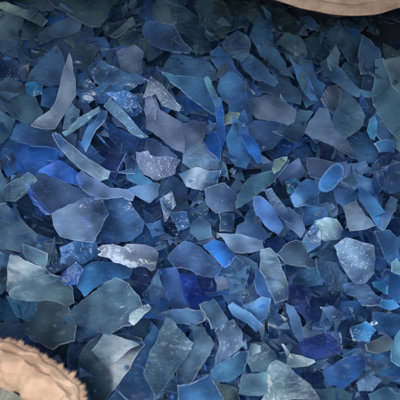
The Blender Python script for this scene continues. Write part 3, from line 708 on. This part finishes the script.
# ------------------------------------------------------------------ the sack
def cloth(name, c1, c2, weave, stripes=0):
    m, nt, N, L = nodes(name)
    out = N('ShaderNodeOutputMaterial'); b = N('ShaderNodeBsdfPrincipled'); L(b.outputs[0], out.inputs[0])
    val(b, 'Roughness', .85); val(b, 'Specular IOR Level', .2)
    geo = N('ShaderNodeNewGeometry')
    n1 = N('ShaderNodeTexNoise'); L(geo.outputs['Position'], n1.inputs['Vector']); val(n1, 'Scale', 9); val(n1, 'Detail', 6); val(n1, 'Roughness', .65)
    cr = N('ShaderNodeValToRGB'); L(n1.outputs[0], cr.inputs[0])
    cr.color_ramp.elements[0].position = .36; cr.color_ramp.elements[0].color = (*c2, 1)
    cr.color_ramp.elements[1].position = .66; cr.color_ramp.elements[1].color = (*c1, 1)
    w1 = N('ShaderNodeTexWave'); w2 = N('ShaderNodeTexWave'); w2.bands_direction = 'Y'
    for w in (w1, w2):
        L(geo.outputs['Position'], w.inputs['Vector']); val(w, 'Scale', weave); val(w, 'Distortion', .9); val(w, 'Detail', 2)
    mm = N('ShaderNodeMath'); mm.operation = 'ADD'; L(w1.outputs[1], mm.inputs[0]); L(w2.outputs[1], mm.inputs[1])
    mx = N('ShaderNodeMix'); mx.data_type = 'RGBA'; mx.blend_type = 'MULTIPLY'; mx.inputs[0].default_value = .0
    L(cr.outputs[0], mx.inputs[6])
    sc = N('ShaderNodeMapRange'); L(mm.outputs[0], sc.inputs[0]); val(sc, 'From Max', 2); val(sc, 'To Min', .45); val(sc, 'To Max', 1.1)
    L(sc.outputs[0], mx.inputs[7]); L(mx.outputs[2], b.inputs['Base Color'])
    bp = N('ShaderNodeBump'); val(bp, 'Strength', .22); val(bp, 'Distance', .004); n3 = N('ShaderNodeTexNoise'); L(geo.outputs['Position'], n3.inputs['Vector']); val(n3, 'Scale', 130); val(n3, 'Detail', 4)
    m3 = N('ShaderNodeMath'); m3.operation = 'MULTIPLY_ADD'; L(mm.outputs[0], m3.inputs[0]); m3.inputs[1].default_value = .55; L(n3.outputs[0], m3.inputs[2]); L(m3.outputs[0], bp.inputs['Height'])
    n2 = N('ShaderNodeTexNoise'); L(geo.outputs['Position'], n2.inputs['Vector']); val(n2, 'Scale', 9); val(n2, 'Detail', 3)
    b2 = N('ShaderNodeBump'); val(b2, 'Strength', .4); val(b2, 'Distance', .018); L(n2.outputs[0], b2.inputs['Height'])
    L(bp.outputs[0], b2.inputs['Normal']); L(b2.outputs[0], b.inputs['Normal'])
    return m
M_TAN = cloth('tan_woven_cloth', (.50, .36, .26), (.33, .21, .145), 38)
M_IN = cloth('dark_inner_lining', (.035, .045, .06), (.02, .026, .036), 26)
M_OUT = cloth('grey_green_outer_cloth', (.20, .21, .17), (.12, .13, .11), 26)
sack = bpy.data.objects.new('woven_sack', None); COL.objects.link(sack); sack.location = (0, .2, -.9)
sack['label'] = 'tan woven sack holding the heap, frayed edge lower left and rolled rim top right'; sack['category'] = 'sack'
n = len(loop); tang = [(loop[(i + 1) % n] - loop[i - 1]).normalized() for i in range(n)]
outw = []
for i in range(n):
    o_ = Vector((tang[i].y, -tang[i].x, 0)).normalized()
    outw.append(o_)
# loop direction: make normals point away from the heap
if sum(outw[i].dot(loop[i] - cen) for i in range(n)) < 0: outw = [-o for o in outw]
for _ in range(5):
    outw = [(outw[i - 1] + outw[i] + outw[(i + 1) % n]).normalized() for i in range(n)]
WL = []
for i in range(n):
    WL.append({1: .60, 2: 1.35, 0: 1.1}[lk[i]])
for _ in range(12): WL = [(WL[i - 1] + WL[i] + WL[(i + 1) % n]) / 3 for i in range(n)]
def sweep(name, prof, mat, rough0=.006, sub=1):
    V, Fc = [], []
    for i in range(n):
        rough = rough0 * (.45 if lk[i] == 2 else 1)
        for k, (o_, z_) in enumerate(prof):
            w = noise.noise(Vector((i * .16, k * .12, 3))) * rough * 6 + noise.noise(Vector((i * .8, k * .9, 8))) * rough
            V.append(loop[i] + outw[i] * (o_ * WL[i] + (w if k else 0)) + Vector((0, 0, z_ + (w if k else 0))))
    m_ = len(prof)
    for i in range(n):
        for k in range(m_ - 1):
            a = i * m_ + k; b = ((i + 1) % n) * m_ + k
            Fc.append((a, a + 1, b + 1, b))
    return mesh_object(name, V, Fc, None, True, None, mat, Vector((0, .2, -.9)) * 1.0, sack)
def dense(pr, k=4):
    out = []
    for i in range(len(pr) - 1):
        for q in range(k):
            t = q / k; out.append((pr[i][0] + (pr[i + 1][0] - pr[i][0]) * t, pr[i][1] + (pr[i + 1][1] - pr[i][1]) * t))
    return out + [pr[-1]]
sweep('rolled_rim', dense([(0, 0), (.012, .028), (.035, .038), (.046, .036), (.052, .034), (.06, .042), (.09, .05), (.14, .045), (.19, .02), (.22, -.03)]), M_TAN, .003)
sweep('outer_wall', dense([(.218, -.03), (.29, -.06), (.40, -.12), (.44, -.4), (.45, -1.3)]), M_OUT, .008)
sweep('inner_wall', dense([(.002, -.004), (.02, -.03), (.16, -.07), (.30, -.14), (.36, -.3), (.34, -.8)]), M_IN, .004)

# frayed hem: one continuous tufted strip along the cut edge near the camera
V, Fc = [], []
ns = [i for i in range(n) if lk[i] == 1]; SUB = 9; k = 0
for i in ns:
    for q in range(SUB):
        p = loop[i].lerp(loop[(i + 1) % n], q / SUB); o_ = outw[i]; tg = tang[i]
        s_ = (i * SUB + q)
        ph = (s_ * .034 + .9 * noise.noise(Vector((s_ * .012, 0, 2)))) % 1
        saw = min(1, 3.2 * min(ph, 1 - ph)) ** .7
        L_ = .003 + .019 * max(0, saw) * (.35 + 1.9 * abs(noise.noise(Vector((s_ * .02, 4, 2))))) + .006 * noise.noise(Vector((s_ * .25, 1, 1))) + .004 * noise.noise(Vector((s_ * .9, 1, 1)))
        L_ = max(.003, L_)
        lift = .006 * noise.noise(Vector((s_ * .08, 7, 7)))
        V += [p + o_ * .03 + Vector((0, 0, .038)), p + o_ * .004 + Vector((0, 0, .02)), p - o_ * L_ * .5 + Vector((0, 0, .012 + lift)), p - o_ * L_ + tg * .004 + Vector((0, 0, .002 + lift * 2)),
              p - o_ * L_ * .5 + Vector((0, 0, .002 + lift)), p + o_ * .004 - Vector((0, 0, .004))]
        if k:
            for r in range(5): Fc.append((k - 6 + r, k + r, k + r + 1, k - 5 + r))
        k += 6
fh = mesh_object('frayed_hem', V, Fc, None, True, None, M_TAN, Vector((0, .2, -.9)), sack)

# ------------------------------------------------------------------ floor
m, nt, N, L = nodes('dusty_concrete')
out = N('ShaderNodeOutputMaterial'); b = N('ShaderNodeBsdfPrincipled'); L(b.outputs[0], out.inputs[0]); val(b, 'Roughness', .9)
nz_ = N('ShaderNodeTexNoise'); val(nz_, 'Scale', 3); val(nz_, 'Detail', 8)
cr = N('ShaderNodeValToRGB'); L(nz_.outputs[0], cr.inputs[0]); L(cr.outputs[0], b.inputs['Base Color'])
cr.color_ramp.elements[0].color = (.09, .10, .09, 1); cr.color_ramp.elements[1].color = (.2, .21, .19, 1)
fl = mesh_object('floor', [Vector((x, y, 0)) for x, y in ((-30, -30), (30, -30), (30, 30), (-30, 30))], [(0, 1, 2, 3)], None, False, None, m)
fl.location = (0, 0, -.94); fl['kind'] = 'structure'

# ------------------------------------------------------------------ light
w = bpy.data.worlds.new('World'); S.world = w; w.use_nodes = True
bg = w.node_tree.nodes['Background']; bg.inputs[0].default_value = (.62, .78, 1, 1); bg.inputs[1].default_value = .30
def area(name, loc, target, size, power, color):
    d = bpy.data.lights.new(name, 'AREA'); d.shape = 'DISK'; d.size = size; d.energy = power; d.color = color
    o = bpy.data.objects.new(name, d); COL.objects.link(o); o.location = loc
    o.rotation_euler = (Vector(target) - Vector(loc)).to_track_quat('-Z', 'Y').to_euler()
    return o
area('window_light', (-.55, -1.45, 2.25), (.05, -.1, 0), 1.5, 72, (1, .97, .93))
area('soft_overhead_light', (1.3, -.9, 2.9), (.1, -.3, 0), 1.4, 26, (.86, .93, 1))

S.view_settings.view_transform = 'Standard'; S.view_settings.look = 'None'; S.view_settings.exposure = 0
S.cycles.transparent_max_bounces = 10; S.cycles.max_bounces = 4; S.cycles.diffuse_bounces = 2; S.cycles.glossy_bounces = 2
S.cycles.use_adaptive_sampling = True; S.cycles.adaptive_threshold = .03
S.cycles.use_denoising = True
